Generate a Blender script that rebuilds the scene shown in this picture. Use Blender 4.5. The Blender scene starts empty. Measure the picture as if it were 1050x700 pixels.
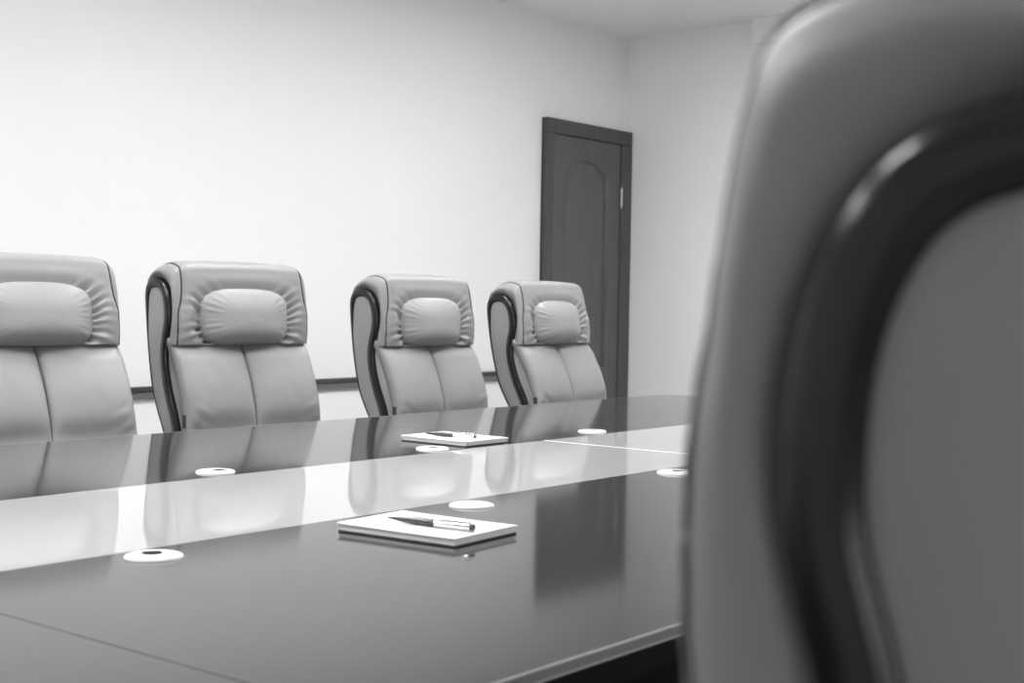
import bpy, bmesh, math, random
from mathutils import Vector, Matrix, noise

random.seed(7)
SC = bpy.context.scene
COL = SC.collection
PI = math.pi

# ------------------------------------------------------------------ helpers
def link(o, parent=None):
    COL.objects.link(o)
    if parent is not None:
        o.parent = parent
    return o


def mesh_obj(name, verts, faces, mat, parent=None, smooth=True):
    me = bpy.data.meshes.new(name)
    me.from_pydata([tuple(v) for v in verts], [], faces)
    bm = bmesh.new()
    bm.from_mesh(me)
    bmesh.ops.recalc_face_normals(bm, faces=bm.faces)
    bm.to_mesh(me)
    bm.free()
    if smooth:
        me.polygons.foreach_set('use_smooth', [True] * len(me.polygons))
    me.materials.append(mat)
    return link(bpy.data.objects.new(name, me), parent)


def bm_obj(name, bm, mat, parent=None, smooth=False, auto=None):
    me = bpy.data.meshes.new(name)
    bmesh.ops.recalc_face_normals(bm, faces=bm.faces)
    bm.to_mesh(me)
    bm.free()
    if smooth:
        me.polygons.foreach_set('use_smooth', [True] * len(me.polygons))
        if auto:
            me.set_sharp_from_angle(angle=math.radians(auto))
    me.materials.append(mat)
    return link(bpy.data.objects.new(name, me), parent)


def thing(name, label, cat, loc=(0, 0, 0), rz=0.0, group=None):
    o = bpy.data.objects.new(name, None)
    o.empty_display_size = 0.1
    o.location = loc
    o.rotation_euler = (0, 0, rz)
    link(o)
    o['label'] = label
    o['category'] = cat
    if group:
        o['group'] = group
    return o


def struct(o):
    o['kind'] = 'structure'
    return o


def box(bm, x0, x1, y0, y1, z0, z1, bevel=0.0, seg=2):
    r = bmesh.ops.create_cube(bm, size=1.0)
    vs = r['verts']
    for v in vs:
        v.co = Vector(((x0 + x1) / 2 + v.co.x * (x1 - x0),
                       (y0 + y1) / 2 + v.co.y * (y1 - y0),
                       (z0 + z1) / 2 + v.co.z * (z1 - z0)))
    if bevel > 0:
        es = list({e for v in vs for e in v.link_edges})
        bmesh.ops.bevel(bm, geom=es, offset=bevel, segments=seg, profile=0.5, affect='EDGES')


def prism(bm, pts, axis, a, b):
    """closed outline extruded between a and b along axis; pts are 2D."""
    def mk(p, t):
        if axis == 'z':
            return (p[0], p[1], t)
        if axis == 'y':
            return (p[0], t, p[1])
        return (t, p[0], p[1])
    A = [bm.verts.new(mk(p, a)) for p in pts]
    B = [bm.verts.new(mk(p, b)) for p in pts]
    bm.faces.new(A)
    bm.faces.new(B)
    n = len(pts)
    for i in range(n):
        j = (i + 1) % n
        bm.faces.new((A[i], A[j], B[j], B[i]))


def catmull(P, n):
    """n points, evenly spaced along a Catmull-Rom curve through P."""
    P = [Vector(p) for p in P]
    Q = [2 * P[0] - P[1]] + P + [2 * P[-1] - P[-2]]
    D = []
    for i in range(1, len(Q) - 2):
        for k in range(24):
            t = k / 24
            a, b, c, d = Q[i - 1], Q[i], Q[i + 1], Q[i + 2]
            D.append(0.5 * ((2 * b) + (c - a) * t + (2 * a - 5 * b + 4 * c - d) * t * t
                            + (3 * b - a - 3 * c + d) * t ** 3))
    D.append(P[-1])
    L = [0.0]
    for i in range(1, len(D)):
        L.append(L[-1] + (D[i] - D[i - 1]).length)
    out, j = [], 0
    for k in range(n):
        s = L[-1] * k / (n - 1)
        while j < len(L) - 2 and L[j + 1] < s:
            j += 1
        u = (s - L[j]) / max(L[j + 1] - L[j], 1e-9)
        out.append(D[j].lerp(D[j + 1], min(max(u, 0), 1)))
    return out


def grid_faces(nu, nv, closed_v=False):
    f = []
    for i in range(nu - 1):
        for j in range(nv if closed_v else nv - 1):
            k = (j + 1) % nv
            f.append((i * nv + j, i * nv + k, (i + 1) * nv + k, (i + 1) * nv + j))
    return f


def lathe(name, prof, mat, parent=None, n=48, smooth=True, cx=0, cy=0, auto=40):
    bm = bmesh.new()
    rings = []
    for r, z in prof:
        if r < 1e-6:
            rings.append([bm.verts.new((cx, cy, z))])
        else:
            rings.append([bm.verts.new((cx + r * math.cos(2 * PI * k / n), cy + r * math.sin(2 * PI * k / n), z))
                          for k in range(n)])
    for A, B in zip(rings, rings[1:]):
        if len(A) == 1 and len(B) == 1:
            continue
        for k in range(n):
            l = (k + 1) % n
            if len(A) == 1:
                bm.faces.new((A[0], B[k], B[l]))
            elif len(B) == 1:
                bm.faces.new((A[k], A[l], B[0]))
            else:
                bm.faces.new((A[k], A[l], B[l], B[k]))
    return bm_obj(name, bm, mat, parent, smooth, auto)


def tube(path, rad, n=12, closed=False):
    """round tube along 3D points; rad is a number or a list."""
    P = [Vector(p) for p in path]
    m = len(P)
    verts, faces = [], []
    up = Vector((0, 0, 1))
    for i, p in enumerate(P):
        a = P[(i - 1) % m] if (closed or i > 0) else P[i]
        b = P[(i + 1) % m] if (closed or i < m - 1) else P[i]
        t = (b - a).normalized()
        u = t.cross(up)
        if u.length < 1e-3:
            u = t.cross(Vector((1, 0, 0)))
        u.normalize()
        w = u.cross(t)
        r = rad[i] if isinstance(rad, (list, tuple)) else rad
        for k in range(n):
            an = 2 * PI * k / n
            verts.append(p + u * (r * math.cos(an)) + w * (r * math.sin(an)))
    faces = grid_faces(m, n, True)
    if closed:
        for k in range(n):
            l = (k + 1) % n
            faces.append(((m - 1) * n + k, (m - 1) * n + l, l, k))
    else:
        faces.append(tuple(range(n)))
        faces.append(tuple((m - 1) * n + k for k in range(n)))
    return verts, faces


def smoothstep(a, b, x):
    t = min(max((x - a) / (b - a), 0), 1)
    return t * t * (3 - 2 * t)


# ------------------------------------------------------------------ materials
def material(name, g, rough=0.5, spec=0.5, metal=0.0, coat=0.0, coat_rough=0.05, build=None):
    m = bpy.data.materials.new(name)
    m.use_nodes = True
    nt = m.node_tree
    b = nt.nodes['Principled BSDF']
    b.inputs['Base Color'].default_value = (g, g, g, 1)
    b.inputs['Roughness'].default_value = rough
    b.inputs['Specular IOR Level'].default_value = spec
    b.inputs['Metallic'].default_value = metal
    b.inputs['Coat Weight'].default_value = coat
    b.inputs['Coat Roughness'].default_value = coat_rough
    if build:
        build(nt, b)
    return m


def bumped(scale, strength, dist=0.001, detail=4.0, vor=False):
    def f(nt, b):
        tc = nt.nodes.new('ShaderNodeTexCoord')
        if vor:
            n = nt.nodes.new('ShaderNodeTexVoronoi')
            n.inputs['Scale'].default_value = scale
            out = n.outputs['Distance']
        else:
            n = nt.nodes.new('ShaderNodeTexNoise')
            n.inputs['Scale'].default_value = scale
            n.inputs['Detail'].default_value = detail
            out = n.outputs['Fac']
        nt.links.new(tc.outputs['Object'], n.inputs['Vector'])
        bp = nt.nodes.new('ShaderNodeBump')
        bp.inputs['Strength'].default_value = strength
        bp.inputs['Distance'].default_value = dist
        nt.links.new(out, bp.inputs['Height'])
        nt.links.new(bp.outputs['Normal'], b.inputs['Normal'])
    return f


def wood(g0, g1, stretch, scale=6.0):
    def f(nt, b):
        tc = nt.nodes.new('ShaderNodeTexCoord')
        mp = nt.nodes.new('ShaderNodeMapping')
        mp.inputs['Scale'].default_value = stretch
        n = nt.nodes.new('ShaderNodeTexNoise')
        n.inputs['Scale'].default_value = scale
        n.inputs['Detail'].default_value = 6
        n.inputs['Roughness'].default_value = 0.6
        r = nt.nodes.new('ShaderNodeValToRGB')
        r.color_ramp.elements[0].position = 0.3
        r.color_ramp.elements[1].position = 0.7
        r.color_ramp.elements[0].color = (g0, g0, g0, 1)
        r.color_ramp.elements[1].color = (g1, g1, g1, 1)
        nt.links.new(tc.outputs['Object'], mp.inputs['Vector'])
        nt.links.new(mp.outputs['Vector'], n.inputs['Vector'])
        nt.links.new(n.outputs['Fac'], r.inputs['Fac'])
        nt.links.new(r.outputs['Color'], b.inputs['Base Color'])
    return f


M = dict(
    wall=material('painted_wall', 0.84, 0.7, 0.25, build=bumped(160, 0.08)),
    panelling=material('dark_wood_panelling', 0.25, 0.5, 0.3, build=wood(0.20, 0.30, (9, 9, 0.7), 4)),
    ceiling=material('painted_ceiling', 0.80, 0.85, 0.2, build=bumped(120, 0.08)),
    floor=material('carpet', 0.42, 0.95, 0.1, build=bumped(500, 0.5, 0.003)),
    leather=material('grey_leather', 0.275, 0.42, 0.45, build=bumped(420, 0.10, 0.0006, vor=True)),
    seam=material('dark_seam_thread', 0.05, 0.6, 0.3),
    lacquer_trim=material('black_lacquered_wood', 0.012, 0.2, 0.5),
    black_plastic=material('black_plastic', 0.02, 0.4, 0.5),
    chrome=material('brushed_metal', 0.55, 0.25, 0.5, metal=1.0),
    table=material('dark_lacquered_veneer', 0.06, 0.08, 0.55, build=wood(0.038, 0.047, (0.6, 6, 6), 5)),
    table_edge=material('lacquered_edge', 0.17, 0.3, 0.6),
    edge_highlight=material('painted_edge_highlight', 0.50, 0.3, 0.5),
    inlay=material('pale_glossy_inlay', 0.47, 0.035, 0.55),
    seamline=material('white_joint', 0.8, 0.4, 0.4),
    groove=material('dark_groove', 0.015, 0.5, 0.3),
    under=material('dark_table_base', 0.004, 0.7, 0.12),
    door=material('stained_door_wood', 0.11, 0.35, 0.4, build=wood(0.075, 0.112, (14, 14, 0.7), 4)),
    frame=material('stained_frame_wood', 0.07, 0.38, 0.4, build=wood(0.055, 0.08, (12, 12, 0.8), 4)),
    rail=material('stained_rail_wood', 0.13, 0.45, 0.4),
    rail_dark=material('dark_rail_cap', 0.05, 0.45, 0.4),
    paper=material('white_paper', 0.86, 0.75, 0.2),
    cover=material('dark_notebook_back', 0.10, 0.5, 0.4),
    pen=material('dark_pen_lacquer', 0.03, 0.22, 0.6, coat=0.5),
    silver=material('polished_silver', 0.80, 0.16, 0.5, metal=1.0),
    grommet=material('white_plastic', 0.85, 0.35, 0.5),
    hole=material('dark_hole', 0.01, 0.8, 0.1),
    white=material('white_paint', 0.85, 0.6, 0.3),
)


def emitter(name, strength):
    m = bpy.data.materials.new(name)
    m.use_nodes = True
    nt = m.node_tree
    nt.nodes.clear()
    e = nt.nodes.new('ShaderNodeEmission')
    e.inputs['Strength'].default_value = strength
    o = nt.nodes.new('ShaderNodeOutputMaterial')
    nt.links.new(e.outputs[0], o.inputs[0])
    return m


# ------------------------------------------------------------------ room
XL, XR, YN, YF, ZC = -3.6, 6.63, -2.3, 4.5, 2.595
T = 0.12


def slab(name, *b):
    mat = b[-1]
    bm = bmesh.new()
    box(bm, *b[:-1])
    return struct(bm_obj(name, bm, mat))


slab('floor', XL - T, XR + T, YN - T, YF + T, -0.1, 0, M['floor'])
slab('ceiling', XL - T, XR + T, YN - T, YF + T, ZC, ZC + 0.1, M['ceiling'])
slab('wall_far', XL, XR, YF, YF + T, 0, ZC, M['wall'])
slab('wall_right', XR, XR + T, YN - T, YF + T, 0, ZC, M['wall'])
slab('wall_left', XL - T, XL, YN - T, YF + T, 0, ZC, M['wall'])

# wall behind the camera with three window openings
WINS = [(-2.6, -0.8), (-0.3, 1.5), (2.0, 3.8)]
WZ0, WZ1 = 0.85, 2.25
bm = bmesh.new()
xs = [XL] + [v for w in WINS for v in w] + [XR]
for i in range(0, len(xs), 2):
    box(bm, xs[i], xs[i + 1], YN - T, YN, 0, ZC)
for a, b in WINS:
    box(bm, a, b, YN - T, YN, 0, WZ0)
    box(bm, a, b, YN - T, YN, WZ1, ZC)
struct(bm_obj('wall_near', bm, M['panelling']))
for i, (a, b) in enumerate(WINS):
    bm = bmesh.new()
    f = 0.06
    y0, y1 = YN - 0.09, YN - 0.03
    box(bm, a, a + f, y0, y1, WZ0, WZ1)
    box(bm, b - f, b, y0, y1, WZ0, WZ1)
    box(bm, a + f, b - f, y0, y1, WZ0, WZ0 + f)
    box(bm, a + f, b - f, y0, y1, WZ1 - f, WZ1)
    c = (a + b) / 2
    box(bm, c - f / 2, c + f / 2, y0, y1, WZ0 + f, WZ1 - f)
    struct(bm_obj('window_%d' % (i + 1), bm, M['white']))

# wooden rail along the far wall
DX0, DX1, DZ = 5.822, 6.625, 2.05
bm = bmesh.new()
box(bm, XL, DX0, YF - 0.016, YF, 0.652, 0.684, 0.002)
rail = struct(bm_obj('trim_1', bm, M['rail']))
bm = bmesh.new()
box(bm, XL, DX0, YF - 0.024, YF, 0.684, 0.703, 0.003)
cap = bm_obj('rail_cap', bm, M['rail_dark'], rail)

# pale box under the ceiling on the end wall
bm = bmesh.new()
box(bm, XR - 0.10, XR, 2.0, 3.64, 2.46, ZC, 0.006)
struct(bm_obj('trim_2', bm, M['white']))
bm = bmesh.new()
box(bm, XL, DX0, YF - 0.012, YF, 0, 0.08, 0.003)
struct(bm_obj('baseboard_far', bm, M['frame']))
bm = bmesh.new()
box(bm, XR - 0.012, XR, YN, YF - 0.05, 0, 0.08, 0.003)
struct(bm_obj('baseboard_right', bm, M['frame']))

# ---- door in the far wall, against the corner
FW, FR = 0.062, 0.105
bm = bmesh.new()
box(bm, DX0, DX1, YF - 0.012, YF - 0.001, 0.0, DZ)          # leaf ground
door = struct(bm_obj('door_1', bm, M['frame']))


def frame_piece(x0, x1, z0, z1):
    bm = bmesh.new()
    box(bm, x0, x1, YF - 0.045, YF - 0.001, z0, z1, 0.006, 2)
    return bm


bm_obj('door_frame', frame_piece(DX0, DX0 + FW, 0, DZ - 0.08), M['frame'], door)
bm_obj('door_frame', frame_piece(DX1 - FR, DX1, 0, DZ - 0.08), M['frame'], door)
bm_obj('door_frame', frame_piece(DX0, DX1, DZ - 0.08, DZ), M['frame'], door)
lx0, lx1, lz1 = DX0 + FW + 0.003, DX1 - FR - 0.003, DZ - 0.084


def arch_outline(x0, x1, z0, z1, rise, n=28):
    """rectangle whose top is an eyebrow arch with little shoulders"""
    pts = [(x0, z0), (x1, z0)]
    for k in range(n + 1):
        t = k / n
        x = x1 + (x0 - x1) * t
        u = 2 * t - 1
        s = max(0.0, 1 - (abs(u) / 0.94) ** 2.2)
        pts.append((x, z1 + rise * s))
    return pts


def rect_outline(x0, x1, z0, z1, n=28):
    return arch_outline(x0, x1, z0, z1, 0.0, n)


# door leaf: a board with two recessed raised panels
leaf_y = YF - 0.034
bm = bmesh.new()


def ring(bm, A, B, ya, yb):
    va = [bm.verts.new((p[0], ya, p[1])) for p in A]
    vb = [bm.verts.new((p[0], yb, p[1])) for p in B]
    for i in range(len(A)):
        j = (i + 1) % len(A)
        bm.faces.new((va[i], va[j], vb[j], vb[i]))


def shrink(fn, d, *a):
    x0, x1, z0, z1 = a[:4]
    return fn(x0 + d, x1 - d, z0 + d, z1 - d, *a[4:])


px0, px1 = 5.958, 6.402
mid = 0.61
up = (px0, px1, 0.70, 1.768, 0.08)
lo = (px0, px1, 0.16, 0.52)
for fn, a, z0, z1 in ((arch_outline, up, mid, lz1), (rect_outline, lo, 0.005, mid)):
    O = [(lx0, z0), (lx1, z0)] + [(lx1 + (lx0 - lx1) * k / 28, z1) for k in range(29)]
    ring(bm, O, fn(*a), leaf_y, leaf_y)
    ring(bm, fn(*a), shrink(fn, 0.008, *a), leaf_y, leaf_y + 0.012)
    ring(bm, shrink(fn, 0.008, *a), shrink(fn, 0.018, *a), leaf_y + 0.012, leaf_y + 0.012)
leaf = bm_obj('door_leaf', bm, M['door'], door)
for fn, a in ((arch_outline, up), (rect_outline, lo)):
    bm = bmesh.new()
    ring(bm, shrink(fn, 0.018, *a), shrink(fn, 0.055, *a), leaf_y + 0.012, leaf_y - 0.001)
    P = shrink(fn, 0.055, *a)
    bm.faces.new([bm.verts.new((p[0], leaf_y - 0.001, p[1])) for p in P])
    bmesh.ops.remove_doubles(bm, verts=bm.verts, dist=1e-5)
    bm_obj('door_panel', bm, M['door'], leaf)
for z in (1.667, 0.35):
    bm = bmesh.new()
    bmesh.ops.create_cone(bm, cap_ends=True, segments=16, radius1=0.008, radius2=0.008, depth=0.10,
                          matrix=Matrix.Translation((lx1 + 0.002, leaf_y - 0.010, z)))
    for dz in (-0.055, 0.055):
        bmesh.ops.create_uvsphere(bm, u_segments=12, v_segments=8, radius=0.006,
                                  matrix=Matrix.Translation((lx1 + 0.002, leaf_y - 0.010, z + dz)))
    bm_obj('door_hinge', bm, M['chrome'], door, True, 40)
bm = bmesh.new()
box(bm, lx0 + 0.03, lx0 + 0.07, leaf_y - 0.006, leaf_y, 0.93, 1.09, 0.003)
box(bm, lx0 + 0.04, lx0 + 0.16, leaf_y - 0.05, leaf_y - 0.036, 1.01, 1.028, 0.005)
box(bm, lx0 + 0.042, lx0 + 0.058, leaf_y - 0.04, leaf_y - 0.004, 1.011, 1.027, 0.003)
bm_obj('door_handle', bm, M['chrome'], door)

# ------------------------------------------------------------------ conference table
ZT = 0.75
TY0, TY1 = 0.684, 2.518
SY0, SY1 = 1.3630, 1.8385
TX0, TXE = -2.2, 3.965
table = thing('conference_table', 'long dark glossy conference table with a pale inlaid strip down its middle',
              'table', (0.8, 1.601, 0))
table_off = Vector((-0.8, -1.601, 0))


def tpart(name, bm, mat, parent=table, smooth=False, auto=None):
    o = bm_obj(name, bm, mat, parent, smooth, auto)
    if parent is table:
        o.location = table_off
    return o


def end_x(y):
    """bowed far end of the table"""
    u = (y - 1.601) / (TY1 - 1.601)
    x = TXE + 0.16 * (1 - u * u)
    r = 0.03
    e = max(0.0, abs(y - 1.601) - (TY1 - 1.601 - r))
    if e > 0:
        x -= r - math.sqrt(max(r * r - e * e, 0))
    return x


def top_piece(name, x0, x1, y0, y1, z0, z1, mat, bev=0.0012, parent=table):
    pts = []
    if x1 is None:
        n = 28
        pts = [(x0, y0)]
        ys = [y0 + (y1 - y0) * (0.5 - 0.5 * math.cos(PI * k / n)) for k in range(n + 1)]
        pts += [(end_x(y), y) for y in ys] + [(x0, y1)]
    else:
        pts = [(x0, y0), (x1, y0), (x1, y1), (x0, y1)]
    bm = bmesh.new()
    prism(bm, pts, 'z', z0, z1)
    bmesh.ops.remove_doubles(bm, verts=bm.verts, dist=1e-6)
    if bev:
        es = [e for e in bm.edges if abs(e.verts[0].co.z - z1) < 1e-6 and abs(e.verts[1].co.z - z1) < 1e-6]
        bmesh.ops.bevel(bm, geom=es, offset=bev, segments=2, profile=0.5, affect='EDGES')
    return tpart(name, bm, mat, parent)


G = 0.0008
SEAM_X = (0.704, 2.405)
segs = [(TX0, SEAM_X[0] - G), (SEAM_X[0] + G, SEAM_X[1] - G), (SEAM_X[1] + G, None)]
for a, b in segs:
    top_piece('top_panel', a, b, TY0, SY0 - 0.0012, ZT - 0.012, ZT, M['table'], 0)
    top_piece('top_panel', a, b, SY1 + 0.0024, TY1, ZT - 0.012, ZT, M['table'], 0)
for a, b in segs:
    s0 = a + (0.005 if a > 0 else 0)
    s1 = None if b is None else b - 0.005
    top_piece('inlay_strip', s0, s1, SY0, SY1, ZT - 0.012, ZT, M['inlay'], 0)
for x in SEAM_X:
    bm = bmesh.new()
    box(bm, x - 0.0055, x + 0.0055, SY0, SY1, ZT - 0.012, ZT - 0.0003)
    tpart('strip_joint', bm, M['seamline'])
for y, sg in ((TY0, -1), (TY1, 1)):  # pale top and bottom strips paint in the light caught by the arrises
    for z0, z1, out, mt in ((-0.0018, 0.0, 0.0006, 'edge_highlight'), (-0.0106, -0.0018, 0.0004, 'table_edge'), (-0.0120, -0.0106, 0.0007, 'edge_highlight')):
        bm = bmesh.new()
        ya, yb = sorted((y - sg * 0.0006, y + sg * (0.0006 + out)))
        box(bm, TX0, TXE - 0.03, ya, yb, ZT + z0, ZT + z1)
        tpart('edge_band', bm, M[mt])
# thin core under the top that closes the grooves, then the set-back lower edge
top_piece('top_core', TX0, None, TY0 + 0.003, TY1 - 0.003, ZT - 0.0155, ZT - 0.0122, M['groove'], 0)
top_piece('lower_edge', TX0, None, TY0 + 0.004, TY1 - 0.004, ZT - 0.038, ZT - 0.0156, M['under'], 0.0015)
bm = bmesh.new()
box(bm, TX0 + 0.2, TXE - 0.35, 1.12, 1.16, 0.08, ZT - 0.0385)
tpart('modesty_panel', bm, M['under'])
bm = bmesh.new()
box(bm, TX0 + 0.2, TXE - 0.35, 2.04, 2.08, 0.08, ZT - 0.0385)
tpart('modesty_panel', bm, M['under'])
for x in (TX0 + 0.2, 0.70, 2.40, TXE - 0.36):
    bm = bmesh.new()
    box(bm, x - 0.035, x + 0.035, 1.02, 2.18, 0, ZT - 0.0385, 0.004)
    tpart('leg_panel', bm, M['under'])


# cable grommets set in the top
def grommet(x, y, ang):
    g = lathe('cable_grommet', [(0.0250, ZT - 0.006), (0.0250, ZT + 0.0022), (0.0262, ZT + 0.0034), (0.0300, ZT + 0.0036),
                                (0.0328, ZT + 0.0026), (0.0342, ZT + 0.0002), (0.0342, ZT + 0.00005)],
              M['grommet'], table, 56, True, 0, 0, 50)
    g.location = table_off + Vector((x, y, 0))
    g['label'] = 'white plastic cable grommet'
    # cap with a notch
    pts = []
    R, nw, nd = 0.0242, 0.0115, 0.020
    a0 = math.asin(nw / R)
    n = 44
    for k in range(n + 1):
        t = a0 + (2 * PI - 2 * a0) * k / n
        pts.append((R * math.cos(t), R * math.sin(t)))
    if ang is None:
        pts, ang = [(R * math.cos(2 * PI * k / n), R * math.sin(2 * PI * k / n)) for k in range(n)], 0.0
    else:
        for k in range(9):
            t = -PI / 2 - PI * k / 8
            pts.append((R - nd + nw * math.cos(t) + 0.004, nw * math.sin(t)))
    c, s = math.cos(ang), math.sin(ang)
    pts = [(c * p[0] - s * p[1], s * p[0] + c * p[1]) for p in pts]
    bm = bmesh.new()
    prism(bm, pts, 'z', ZT + 0.0005, ZT + 0.0032)
    bm_obj('cap', bm, M['grommet'], g)
    lathe('hole', [(0.0250, ZT + 0.0027), (0, ZT + 0.0027)], M['hole'], g, 40)


for x, y, a in ((0.977, 1.314, 1.1), (1.545, 1.314, None), (2.112, 1.314, 0.25),
                (1.53, 1.886, 0.27), (2.088, 1.884, 0.6), (2.654, 1.886, 0.0)):
    grommet(x, y, a)


# ------------------------------------------------------------------ notebooks and pens
def notebook(label, w, h, loc, rz, th=0.0108):
    t = thing('notebook', label, 'notebook', loc, rz, 'notebooks on the table')
    bm = bmesh.new()
    box(bm, -w / 2 + 0.001, w / 2 - 0.0005, -h / 2 + 0.001, h / 2 - 0.001, 0.0, 0.0024, 0.0006)
    bm_obj('back_cover', bm, M['cover'], t)
    bm = bmesh.new()
    box(bm, -w / 2 + 0.002, w / 2 - 0.001, -h / 2 + 0.002, h / 2 - 0.002, 0.0024, th - 0.0012)
    bm_obj('page_block', bm, M['paper'], t)
    # slightly lifted top sheets
    n = 16
    vs = []
    for k in range(n):
        for z in (0, 1):
            for j in range(2):
                pass
    verts, faces = [], []
    for i in range(n):
        u = i / (n - 1)
        y = -h / 2 + h * u
        lift = 0.0012 * (u ** 3) + 0.0006 * ((1 - u) ** 3)
        for x in (-w / 2, w / 2):
            verts.append((x, y, th - 0.0012))
            verts.append((x, y, th + lift))
    for i in range(n - 1):
        a = i * 4
        b = a + 4
        faces += [(a + 1, a + 3, b + 3, b + 1), (a, a + 2, b + 2, b), (a, a + 1, b + 1, b), (a + 2, a + 3, b + 3, b + 2)]
    faces += [(0, 1, 3, 2), (4 * n - 4, 4 * n - 3, 4 * n - 1, 4 * n - 2)]
    o = mesh_obj('top_sheet', verts, faces, M['paper'], t, False)
    return t


def pen(label, tip, end, z, R=0.0056):
    d = Vector((end[0] - tip[0], end[1] - tip[1], 0))
    L = d.length
    t = thing('pen', label, 'pen', (tip[0], tip[1], z + R), math.atan2(d.y, d.x), 'pens on the notebooks')

    def rev(name, prof, mat):
        o = lathe(name, prof, mat, t, 24, True, 0, 0, 35)
        o.data.transform(Matrix.Rotation(PI / 2, 4, 'Y'))
        return o
    s = L / 0.14
    rev('barrel', [(0, 0.0), (0.0012, 0.001), (0.0022, 0.012 * s), (R * 0.75, 0.03 * s), (R * 0.93, 0.05 * s), (R * 0.93, 0.080 * s)], M['pen'])
    rev('cap', [(R * 0.93, 0.0795 * s), (R, 0.080 * s), (R, 0.134 * s), (R * 0.85, 0.1362 * s), (0, 0.1364 * s)], M['silver'])
    rev('end_plug', [(R * 0.8, 0.1362 * s), (R * 0.8, 0.140 * s), (0, 0.140 * s)], M['pen'])
    bm = bmesh.new()
    box(bm, 0.088 * s, 0.136 * s, -0.0035, -0.0012, R * 0.75, R * 1.45, 0.0006)
    box(bm, 0.128 * s, 0.136 * s, -0.0032, -0.0014, R * 0.4, R * 1.4, 0.0005)
    bm_obj('clip', bm, M['silver'], t)
    return t


notebook('white notebook in front of the pale strip with a dark pen lying across it', 0.136, 0.192,
         (1.3225, 1.200, ZT + 0.0002), math.radians(4.5))
notebook('smaller white notebook across the pale strip, by the far edge near the chairs', 0.142, 0.186,
         (2.234, 1.951, ZT + 0.0002), math.radians(0))
pen('dark pen with silver cap on the notebook nearer the camera', (1.302, 1.252), (1.318, 1.117), ZT + 0.0111)
pen('dark pen with pale cap on the smaller notebook near the far chairs', (2.205, 2.010), (2.228, 1.886), ZT + 0.0111, 0.005)

# ------------------------------------------------------------------ executive chair
# side profile measured as (depth y, height z); y = 0 at the front seam of the headrest
YO = 0.25          # front seam lies 0.25 behind the swivel axis
CAP_C = [(0.001, 0.928), (-0.001, 0.950), (-0.002, 0.985), (0.000, 1.02), (0.0025, 1.055), (0.005, 1.085), (0.0095, 1.113), (0.020, 1.137),
         (0.056, 1.1475), (0.090, 1.145), (0.115, 1.132), (0.132, 1.114), (0.139, 1.092), (0.140, 1.070)]
CAP_T = [(0.047, 0.928), (0.043, 0.945), (0.037, 0.970), (0.031, 0.998), (0.031, 1.022), (0.036, 1.047), (0.046, 1.073), (0.058, 1.088),
         (0.073, 1.099), (0.090, 1.104), (0.106, 1.1035), (0.119, 1.098), (0.128, 1.085), (0.130, 1.070)]
LOW = [(0.052, 0.950), (0.038, 0.940), (0.023, 0.920), (0.001, 0.878), (-0.027, 0.810), (-0.050, 0.723), (-0.076, 0.620), (-0.104, 0.500), (-0.112, 0.455)]
REAR = [(0.134, 1.085), (0.138, 1.040), (0.138, 0.957), (0.129, 0.887), (0.111, 0.803), (0.087, 0.748), (0.064, 0.704), (0.029, 0.620), (-0.010, 0.500), (-0.03, 0.45)]
TRIM = [(-0.058, 0.490), (-0.028, 0.620), (0.003, 0.709), (0.018, 0.753), (0.040, 0.807), (0.056, 0.869), (0.059, 0.915),
        (0.051, 0.955), (0.042, 0.988), (0.041, 1.018), (0.045, 1.045), (0.055, 1.070), (0.070, 1.086), (0.092, 1.094),
        (0.114, 1.092), (0.130, 1.083), (0.138, 1.062), (0.140, 1.020), (0.138, 0.957), (0.129, 0.887), (0.111, 0.803),
        (0.087, 0.748), (0.064, 0.704), (0.029, 0.620), (-0.006, 0.500)]
W2 = 0.222
PA, PZ0, PZ1 = 0.144, 0.926, 1.080
PZC, PB = (PZ0 + PZ1) / 2, (PZ1 - PZ0) / 2


def pnorm(x, z, n=3.4):
    return ((abs(x) / PA) ** n + (abs(z - PZC) / PB) ** n) ** (1 / n)


WR = [(random.uniform(0, 6.28), random.uniform(16, 44)) for _ in range(6)]


def wrinkle(x, z):
    th = math.atan2((z - PZC) / PB, x / PA)
    v = sum(math.sin(th * f + p) for p, f in WR) / 3.0
    v += 0.8 * noise.noise(Vector((th * 7, 3.1, 0.0)))
    # gathered at the sides and upper corners, calm in the middle of the top
    w = smoothstep(0.35, 0.75, abs(x) / PA)
    return v * w


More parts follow.
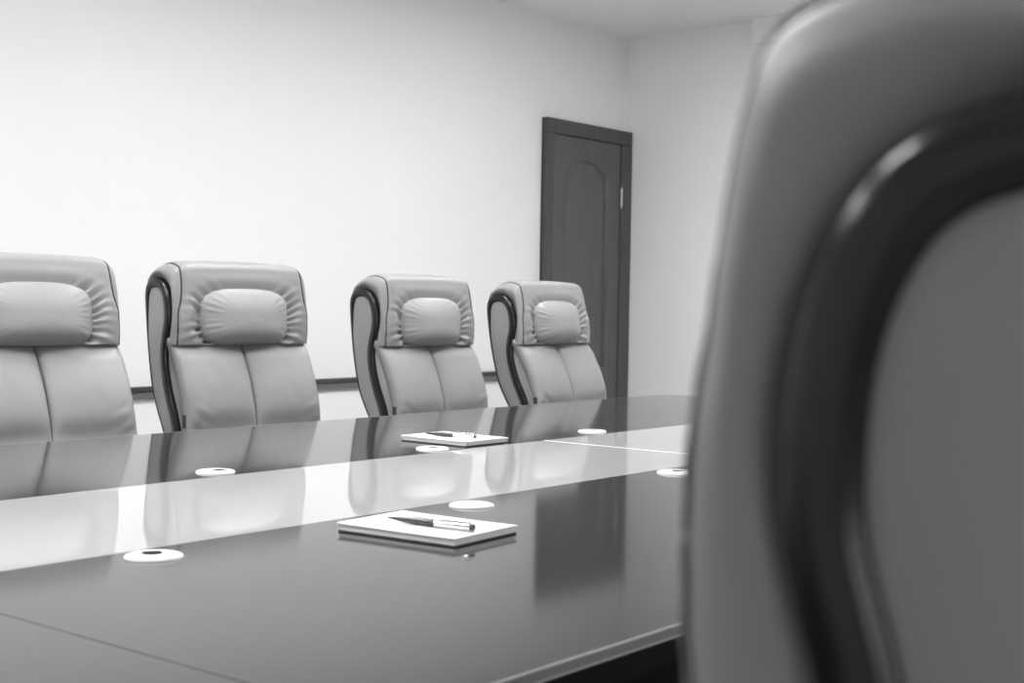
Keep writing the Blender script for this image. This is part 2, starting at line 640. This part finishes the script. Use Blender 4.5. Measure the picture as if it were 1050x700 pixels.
def make_cap(parent):
    ns, nt = 116, 176
    C = catmull([(p[0], p[1], 0) for p in CAP_C], ns)
    Tt = catmull([(p[0], p[1], 0) for p in CAP_T], ns)
    # cross-section of the cap for a corner radius rc, resampled evenly
    K = 600

    def section(rc, rd=0.62):
        base = []
        for k in range(K + 1):
            u = 2 * k / K - 1
            if abs(u) > 0.9:
                base.append(Vector((math.copysign(W2, u), (1 - rd) * (1 - abs(u)) / 0.1, 0)))
            elif abs(u) > 0.7:
                an = (0.9 - abs(u)) / 0.2 * PI / 2
                base.append(Vector((math.copysign(W2 - rc + rc * math.cos(an), u), 1 - rd + rd * math.sin(an), 0)))
            else:
                base.append(Vector((u / 0.7 * (W2 - rc), 1.0, 0)))
        L = [0]
        for i in range(1, len(base)):
            dv = base[i] - base[i - 1]
            L.append(L[-1] + math.hypot(dv.x, dv.y * 0.06))
        out, j = [], 0
        for k in range(nt):
            q = L[-1] * k / (nt - 1)
            while j < K - 1 and L[j + 1] < q:
                j += 1
            u = (q - L[j]) / max(L[j + 1] - L[j], 1e-9)
            out.append(base[j].lerp(base[j + 1], min(max(u, 0), 1)))
        return out
    verts = []
    pip = {-1: [], 1: []}
    for i in range(ns):
        c, t = C[i], Tt[i]
        v = c - t
        D = v.length
        n = v.normalized()
        rc = 0.013 + 0.034 * smoothstep(0.62, 0.98, n.y)
        cs = section(rc)
        row = len(verts)
        SD = 0.92                                   # the seam runs at this share of the depth
        for x, dn, _ in cs:
            xx = x
            front = max(0.0, 1 - (x / W2) ** 2)
            d = dn * D + 0.006 * front
            # the side of the cap puffs out a little between trim and seam
            if dn < 0.95:
                q = min(max(dn / 0.62, 0), 1)
                tuck = 0.011 + 0.007 * smoothstep(0.93, 1.09, t.y)
                xx -= math.copysign(tuck * (1 - q) ** 1.8, x)
            if dn > 0.4:
                xx -= math.copysign(0.004 * ((dn - 0.4) / 0.6) ** 2, x) * smoothstep(W2 - 0.07, W2 - 0.02, abs(x))
            y, z = t.x + n.x * d, t.y + n.y * d
            # bottom lip rolls under
            # gathers around the pillow, front part only
            if n.x < -0.3 and dn > 0.8:
                m = pnorm(x, z)
                k = smoothstep(0.8, 0.95, dn) * smoothstep(-0.3, -0.8, n.x)
                dd = 0.0
                if m > 0.8:
                    q = m - 1
                    dd -= 0.013 * math.exp(-(q / 0.13) ** 2)
                    dd += 0.0105 * wrinkle(x, z) * math.exp(-max(q - 0.05, 0) / 0.17)
                    dd += 0.007 * math.exp(-((q - 0.28) / 0.15) ** 2)
                else:
                    dd -= 0.016
                y += n.x * dd * k
                z += n.y * dd * k
            # seam valley at the rounded corner
            if dn > 0.5 and dn < 0.9999:
                g = math.exp(-((dn - SD) / 0.05) ** 2) * 0.0024
                y -= n.x * g
                z -= n.y * g
            # fine soft creases
            cr = 0.0007 * noise.noise(Vector((xx * 28, z * 34, y * 30)))
            y += n.x * cr
            z += n.y * cr
            verts.append((xx, y + YO, z))
        for k in range(nt - 1):
            a, b = cs[k].y, cs[k + 1].y
            if (a - SD) * (b - SD) <= 0 and a != b:
                u = (SD - a) / (b - a)
                va, vb = Vector(verts[row + k]), Vector(verts[row + k + 1])
                pip[1 if cs[k].x > 0 else -1].append(va.lerp(vb, u))
    faces = grid_faces(ns, nt)
    # close the underside of the cap
    first = list(range(nt))
    mid_i = len(verts)
    verts += [(verts[j][0] * 0.97, YO + 0.06, verts[j][2] + 0.004) for j in first]
    faces += [(j, j + 1, mid_i + j + 1, mid_i + j) for j in range(nt - 1)]
    cap = mesh_obj('headrest', verts, faces, M['leather'], parent)
    for s in (-1, 1):
        P = catmull(pip[s], 90)
        v, f = tube(P, 0.0024, 8)
        mesh_obj('seam_piping', v, f, M['seam'], cap)
    return cap


def make_pillow(parent):
    nr, na = 34, 180
    verts = [(0, YO + 0.008 - 0.042 - 0.004 + 0.0008 * noise.noise(Vector((0, 0, 5))), PZC - 0.004)]
    faces = []
    n = 3.4
    for i in range(1, nr + 1):
        r = math.sin(0.5 * PI * i / nr)
        for j in range(na):
            th = 2 * PI * j / na
            ct, st = math.cos(th), math.sin(th)
            n = 3.9 - 0.9 * st
            q = (abs(ct) ** n + abs(st) ** n) ** (-1 / n)
            x, zz = PA * 1.0 * r * q * ct, PB * r * q * st
            dome = (1 - r ** 2.6) ** 0.62
            # fuller towards the lower half
            low = 0.004 * (1 - r ** 3) - 0.016 * (zz / PB) * (1 - r ** 3)
            y = 0.008 - 0.042 * dome - low
            if r > 0.55:
                y += 0.0014 * wrinkle(x, PZC + zz) * smoothstep(0.55, 0.92, r) * (1 - r ** 12)
            y += 0.0008 * noise.noise(Vector((x * 22, zz * 26, 5)))
            verts.append((x, YO + y, PZC + zz - 0.004 * (1 - r * r)))
    for j in range(na):
        faces.append((0, 1 + j, 1 + (j + 1) % na))
    for i in range(nr - 1):
        for j in range(na):
            a = 1 + i * na
            faces.append((a + j, a + na + j, a + na + (j + 1) % na, a + (j + 1) % na))
    a = 1 + (nr - 1) * na
    faces.append(tuple(a + j for j in range(na)))
    return mesh_obj('neck_pillow', verts, faces, M['leather'], parent)


def make_back_cushion(parent, side):
    P = catmull([(p[0], p[1], 0) for p in LOW], 90)
    nx = 44
    verts = []
    for i, p in enumerate(P):
        a = P[max(i - 1, 0)]
        b = P[min(i + 1, len(P) - 1)]
        t = (b - a).normalized()
        nrm = Vector((t.y, -t.x, 0))
        if nrm.x > 0:
            nrm = -nrm
        v = i / (len(P) - 1)
        ends = min(1.0, (v / 0.16)) ** 0.6 if v > 0 else 0.0
        ends *= smoothstep(0, 0.06, 1 - v) * 0.6 + 0.4
        for j in range(nx):
            u = j / (nx - 1)
            w = 0.5 - 0.5 * math.cos(PI * u)
            x = 0.0012 + (W2 - 0.003 - 0.0012) * w
            e = 2 * w - 1
            prof = max(0.0, 1 - abs(e) ** (4.0 if e < 0 else 7.0)) ** 0.5
            tuft = 1 - 0.85 * math.exp(-((p.y - 0.700) / 0.034) ** 2)
            h = 0.024 * prof * ends * tuft
            # creases low at the outer edge
            cre = smoothstep(0.33, 0.47, v) * smoothstep(0.55, 0.9, w) * (1 - w ** 8)
            h += 0.0026 * cre * math.sin(v * 95 + w * 22 + 2 * noise.noise(Vector((w * 5, v * 9, side))))
            h += 0.0011 * noise.noise(Vector((x * 26 + 9 * side, p.y * 22, 1.7)))
            verts.append((side * x, YO + p.x + nrm.x * h, p.y + nrm.y * h))
    # skirt going back to the core so that the panel is a closed pad
    k = len(verts)
    for i, p in enumerate(P):
        for x in (0.0012, W2 - 0.003):
            verts.append((side * x, YO + p.x + 0.016, p.y - 0.004))
    faces = grid_faces(len(P), nx)
    for i in range(len(P) - 1):
        faces.append((i * nx, (i + 1) * nx, k + (i + 1) * 2, k + i * 2))
        faces.append((i * nx + nx - 1, (i + 1) * nx + nx - 1, k + (i + 1) * 2 + 1, k + i * 2 + 1))
        faces.append((k + i * 2, k + (i + 1) * 2, k + (i + 1) * 2 + 1, k + i * 2 + 1))
    return mesh_obj('back_cushion', verts, faces, M['leather'], parent)


def make_shell(parent):
    """leather-covered core of the backrest with a puffed back"""
    n = 60
    F = catmull([(p[0] + 0.006, p[1], 0) for p in ([(0.06, 1.088)] + LOW)], n)
    R = catmull([(p[0], p[1], 0) for p in REAR], n)
    sec = []
    m = 28
    for j in range(m):                      # rear, left to right
        x = -1 + 2 * j / (m - 1)
        sec.append((x, 1.0, True))
    verts = []
    for i in range(n):
        f, r = F[i], R[i]
        w = W2 - 0.012
        for x, _, _ in sec:
            bul = 0.022 * max(0.0, 1 - x ** 4) * math.sin(PI * (0.12 + 0.84 * i / (n - 1)))
            edge = 0.010 * max(0.0, (abs(x) - 0.9) / 0.1) ** 2
            verts.append((x * w, YO + r.x + bul - edge, r.y))
        for x in (1, 0.0, -1):
            verts.append((x * w, YO + f.x + 0.004, f.y))
    k = m + 3
    faces = grid_faces(n, k, True)
    faces.append(tuple(range(k)))
    faces.append(tuple((n - 1) * k + j for j in range(k)))
    return mesh_obj('back_shell', verts, faces, M['leather'], parent)


def make_side(parent, s):
    # leather panel inside the trim
    fp = [p for p in TRIM[:14]]
    rp = [TRIM[i] for i in range(len(TRIM) - 1, 12, -1)]
    n, m = 64, 14
    A = catmull([(p[0], p[1], 0) for p in fp], n)
    B = catmull([(p[0], p[1], 0) for p in rp], n)
    verts = []
    for i in range(n):
        for j in range(m):
            u = j / (m - 1)
            q = A[i].lerp(B[i], u)
            h = 0.006 * (max(0, math.sin(PI * u)) ** 0.6) * smoothstep(0, 0.12, 1 - i / (n - 1))
            verts.append((s * (W2 - 0.0065 + h), YO + q.x, q.y))
    pan = mesh_obj('side_panel', verts, grid_faces(n, m), M['leather'], parent)
    # glossy dark trim around it
    P = catmull([(p[0], p[1], 0) for p in TRIM], 150)
    k = 16
    verts = []
    for i, p in enumerate(P):
        a, b = P[max(i - 1, 0)], P[min(i + 1, len(P) - 1)]
        t = (b - a).normalized()
        nr = Vector((-t.y, t.x, 0))
        u = i / (len(P) - 1)
        e = smoothstep(0.50, 0.64, u)
        hw = (0.0132 + 0.0010 * smoothstep(0.30, 0.20, u)) * (1 - e) + 0.0042 * e
        p = p - nr * 0.0022 * (1 - e)
        hb = 0.0125 * (1 - e) + 0.0055 * e
        for j in range(k):
            an = 2 * PI * j / k
            ca, sa = math.cos(an), math.sin(an)
            ca = math.copysign(abs(ca) ** 0.75, ca)
            sa = math.copysign(abs(sa) ** 0.75, sa)
            verts.append((s * (W2 - 0.009 + hb * sa), YO + p.x + nr.x * hw * ca, p.y + nr.y * hw * ca))
    faces = grid_faces(len(P), k, True)
    faces += [tuple(range(k)), tuple((len(P) - 1) * k + j for j in range(k))]
    tr = mesh_obj('wood_trim', verts, faces, M['lacquer_trim'], parent)
    tr['label'] = 'glossy dark wood trim'
    # small loop tag where back cushion meets the side
    bm = bmesh.new()
    box(bm, s * (W2 - 0.004) - 0.0015, s * (W2 - 0.004) + 0.0015, YO - 0.045, YO - 0.028, 0.713, 0.748, 0.0008)
    bm_obj('loop_tag', bm, M['seam'], parent)
    # armrest: padded top on a dark bracket
    bm = bmesh.new()
    box(bm, s * 0.268 - 0.030, s * 0.268 + 0.030, -0.12, 0.20, 0.625, 0.660, 0.014, 4)
    arm = bm_obj('armrest', bm, M['leather'], parent, True, 60)
    path = [(s * 0.262, 0.15, 0.63), (s * 0.264, 0.145, 0.52), (s * 0.258, 0.11, 0.44), (s * 0.20, 0.06, 0.395), (s * 0.10, 0.02, 0.39)]
    v, f = tube(catmull(path, 30), 0.014, 12)
    mesh_obj('bracket', v, f, M['lacquer_trim'], arm)


def make_chair(label):
    t = thing('executive_chair', label, 'chair', (0, 0, 0), 0, 'executive chairs around the table')
    make_shell(t)
    make_cap(t)
    make_pillow(t)
    for s in (-1, 1):
        make_back_cushion(t, s)
        make_side(t, s)
    bm = bmesh.new()
    box(bm, -0.245, 0.245, -0.23, 0.185, 0.395, 0.475, 0.035, 5)
    seat = bm_obj('seat', bm, M['leather'], t, True, 80)
    bm = bmesh.new()
    box(bm, -0.23, 0.23, -0.215, 0.17, 0.465, 0.515, 0.022, 5)
    bm_obj('seat_pad', bm, M['leather'], seat, True, 80)
    lathe('gas_column', [(0, 0.392), (0.05, 0.392), (0.05, 0.375), (0.026, 0.37), (0.026, 0.22), (0.034, 0.215), (0.034, 0.09), (0, 0.09)], M['black_plastic'], t, 24)
    for k in range(5):
        a = 2 * PI * k / 5 + 0.3
        c, s = math.cos(a), math.sin(a)
        v, f = tube([(c * 0.02, s * 0.02, 0.115), (c * 0.12, s * 0.12, 0.108), (c * 0.24, s * 0.24, 0.082), (c * 0.285, s * 0.285, 0.075)],
                    [0.024, 0.022, 0.017, 0.014], 12)
        leg = mesh_obj('base_leg', v, f, M['lacquer_trim'], t)
        bm = bmesh.new()
        bmesh.ops.create_cone(bm, cap_ends=True, segments=20, radius1=0.028, radius2=0.028, depth=0.036,
                              matrix=Matrix.Translation((c * 0.275, s * 0.275, 0.0285)) @ Matrix.Rotation(a, 4, 'Z') @ Matrix.Rotation(PI / 2, 4, 'X'))
        bmesh.ops.bevel(bm, geom=list(bm.edges), offset=0.003, segments=1, affect='EDGES')
        bm_obj('caster', bm, M['black_plastic'], leg, True, 40)
    return t


BASE_PARTS = ('gas_column', 'base_leg')


def put(root, loc, rz, dz, tilt=0.0):
    # the upper part leans back on the tilt mechanism; the headrest keeps its place
    piv, head = Vector((0, 0, 0.40)), Vector((0, 0.30, 1.05))
    T_ = Matrix.Translation(piv) @ Matrix.Rotation(-tilt, 4, 'X') @ Matrix.Translation(-piv)
    mv = (T_ @ head) - head
    back = Matrix.Rotation(rz, 4, 'Z') @ Vector((0, mv.y, 0))
    dz -= mv.z
    root.location = (loc[0] - back.x, loc[1] - back.y, dz)
    root.rotation_euler = (0, 0, rz)
    for ch in root.children:
        if ch.name.split('.')[0] not in BASE_PARTS:
            ch.location = T_.to_translation()
            ch.rotation_euler = (-tilt, 0, 0)
    # raised or lowered on the gas lift: the foot stays on the floor
    for ch in root.children:
        if ch.name.split('.')[0] in BASE_PARTS:
            ch.location.z = -dz


def dup(root, label):
    r = root.copy()
    COL.objects.link(r)
    r['label'] = label
    for ch in list(root.children):
        c = ch.copy()
        COL.objects.link(c)
        c.parent = r
        for g in list(ch.children):
            d = g.copy()
            COL.objects.link(d)
            d.parent = c
    return r


CHAIRS = [
    ('grey leather chair across the table, cut by the left edge of the photo', 1.793, 2.656, -6.0, 0.001, 5.5),
    ('grey leather chair across the table, second from the left, facing the round grommet', 2.437, 2.656, -4.0, 0.0, 0.8),
    ('grey leather chair behind the smaller notebook across the table', 3.219, 2.656, 2.0, -0.014, 1.0),
    ('grey leather chair across the table in front of the dark door', 3.881, 2.656, 4.0, -0.019, 4.5),
    ('large blurred grey leather chair close up at the right edge of the photo', 0.516, 0.481, 187.1, 0.0, 0.0),
]
proto = make_chair(CHAIRS[0][0])
roots = [proto] + [dup(proto, c[0]) for c in CHAIRS[1:]]
for r, c in zip(roots, CHAIRS):
    put(r, (c[1], c[2]), math.radians(c[3]), c[4], math.radians(c[5]))

# ------------------------------------------------------------------ light
W = bpy.data.worlds.new('daylight')
SC.world = W
W.use_nodes = True
W.node_tree.nodes['Background'].inputs['Color'].default_value = (1, 1, 1, 1)
W.node_tree.nodes['Background'].inputs['Strength'].default_value = 1.0

for i, (a, b) in enumerate(WINS):
    l = bpy.data.lights.new('window_daylight', 'AREA')
    l.shape = 'RECTANGLE'
    l.size, l.size_y = b - a - 0.1, WZ1 - WZ0 - 0.1
    l.energy = 12
    o = bpy.data.objects.new('window_daylight', l)
    o.location = ((a + b) / 2, YN - T - 0.03, (WZ0 + WZ1) / 2)
    o.rotation_euler = (math.radians(90), 0, 0)
    link(o)

# recessed square ceiling lamps over the table, plus one added fill lamp
lamp_m = emitter('lamp_diffuser', 23.0)
for x in (-1.5, 0.1, 1.7, 3.3, 4.9):
    for y in ((2.85,) if x < 0 else (1.75, 2.85)):  # the single left lamp is unseen fill added for the near chair's side
        lm = thing('ceiling_lamp', 'unseen square white ceiling lamp above the conference table', 'lamp', (x, y, ZC), 0, 'ceiling lamps')
        bm = bmesh.new()
        for bx in ((-0.3, 0.3, -0.3, -0.28), (-0.3, 0.3, 0.28, 0.3), (-0.3, -0.28, -0.28, 0.28), (0.28, 0.3, -0.28, 0.28)):
            box(bm, *bx, -0.02, 0.0)
        bm_obj('frame', bm, M['white'], lm)
        bm = bmesh.new()
        box(bm, -0.28, 0.28, -0.28, 0.28, -0.012, -0.002)
        bm_obj('diffuser', bm, lamp_m, lm)

# ------------------------------------------------------------------ camera
F_PX, PITCH, ROLL, YAW = 1406.74, -1.56521, 0.92102, 38.80131
cam = bpy.data.cameras.new('camera')
co = bpy.data.objects.new('camera', cam)
link(co)
pi_, ro, ya = (math.radians(v) for v in (PITCH, ROLL, YAW))
Fv = Vector((math.cos(ya) * math.cos(pi_), math.sin(ya) * math.cos(pi_), math.sin(pi_)))
Rv = Vector((math.sin(ya), -math.cos(ya), 0))
Uv = Rv.cross(Fv)
R2 = Rv * math.cos(ro) + Uv * math.sin(ro)
U2 = -Rv * math.sin(ro) + Uv * math.cos(ro)
m = Matrix((R2, U2, -Fv)).transposed().to_4x4()
m.translation = Vector((0, 0, 1.05))
co.matrix_world = m
cam.sensor_width = 36.0
cam.lens = F_PX / 1050 * 36.0
cam.clip_start = 0.02
cam.dof.use_dof = True
cam.dof.focus_distance = 2.7
cam.dof.aperture_fstop = 9.0
SC.camera = co

vs = SC.view_settings
vs.view_transform = 'Standard'
vs.look = 'None'
vs.gamma = 1.0
vs.exposure = 0.0
vs.use_curve_mapping = False
try:
    SC.cycles.use_denoising = True
    SC.cycles.max_bounces = 10
    SC.cycles.diffuse_bounces = 6
except Exception:
    pass
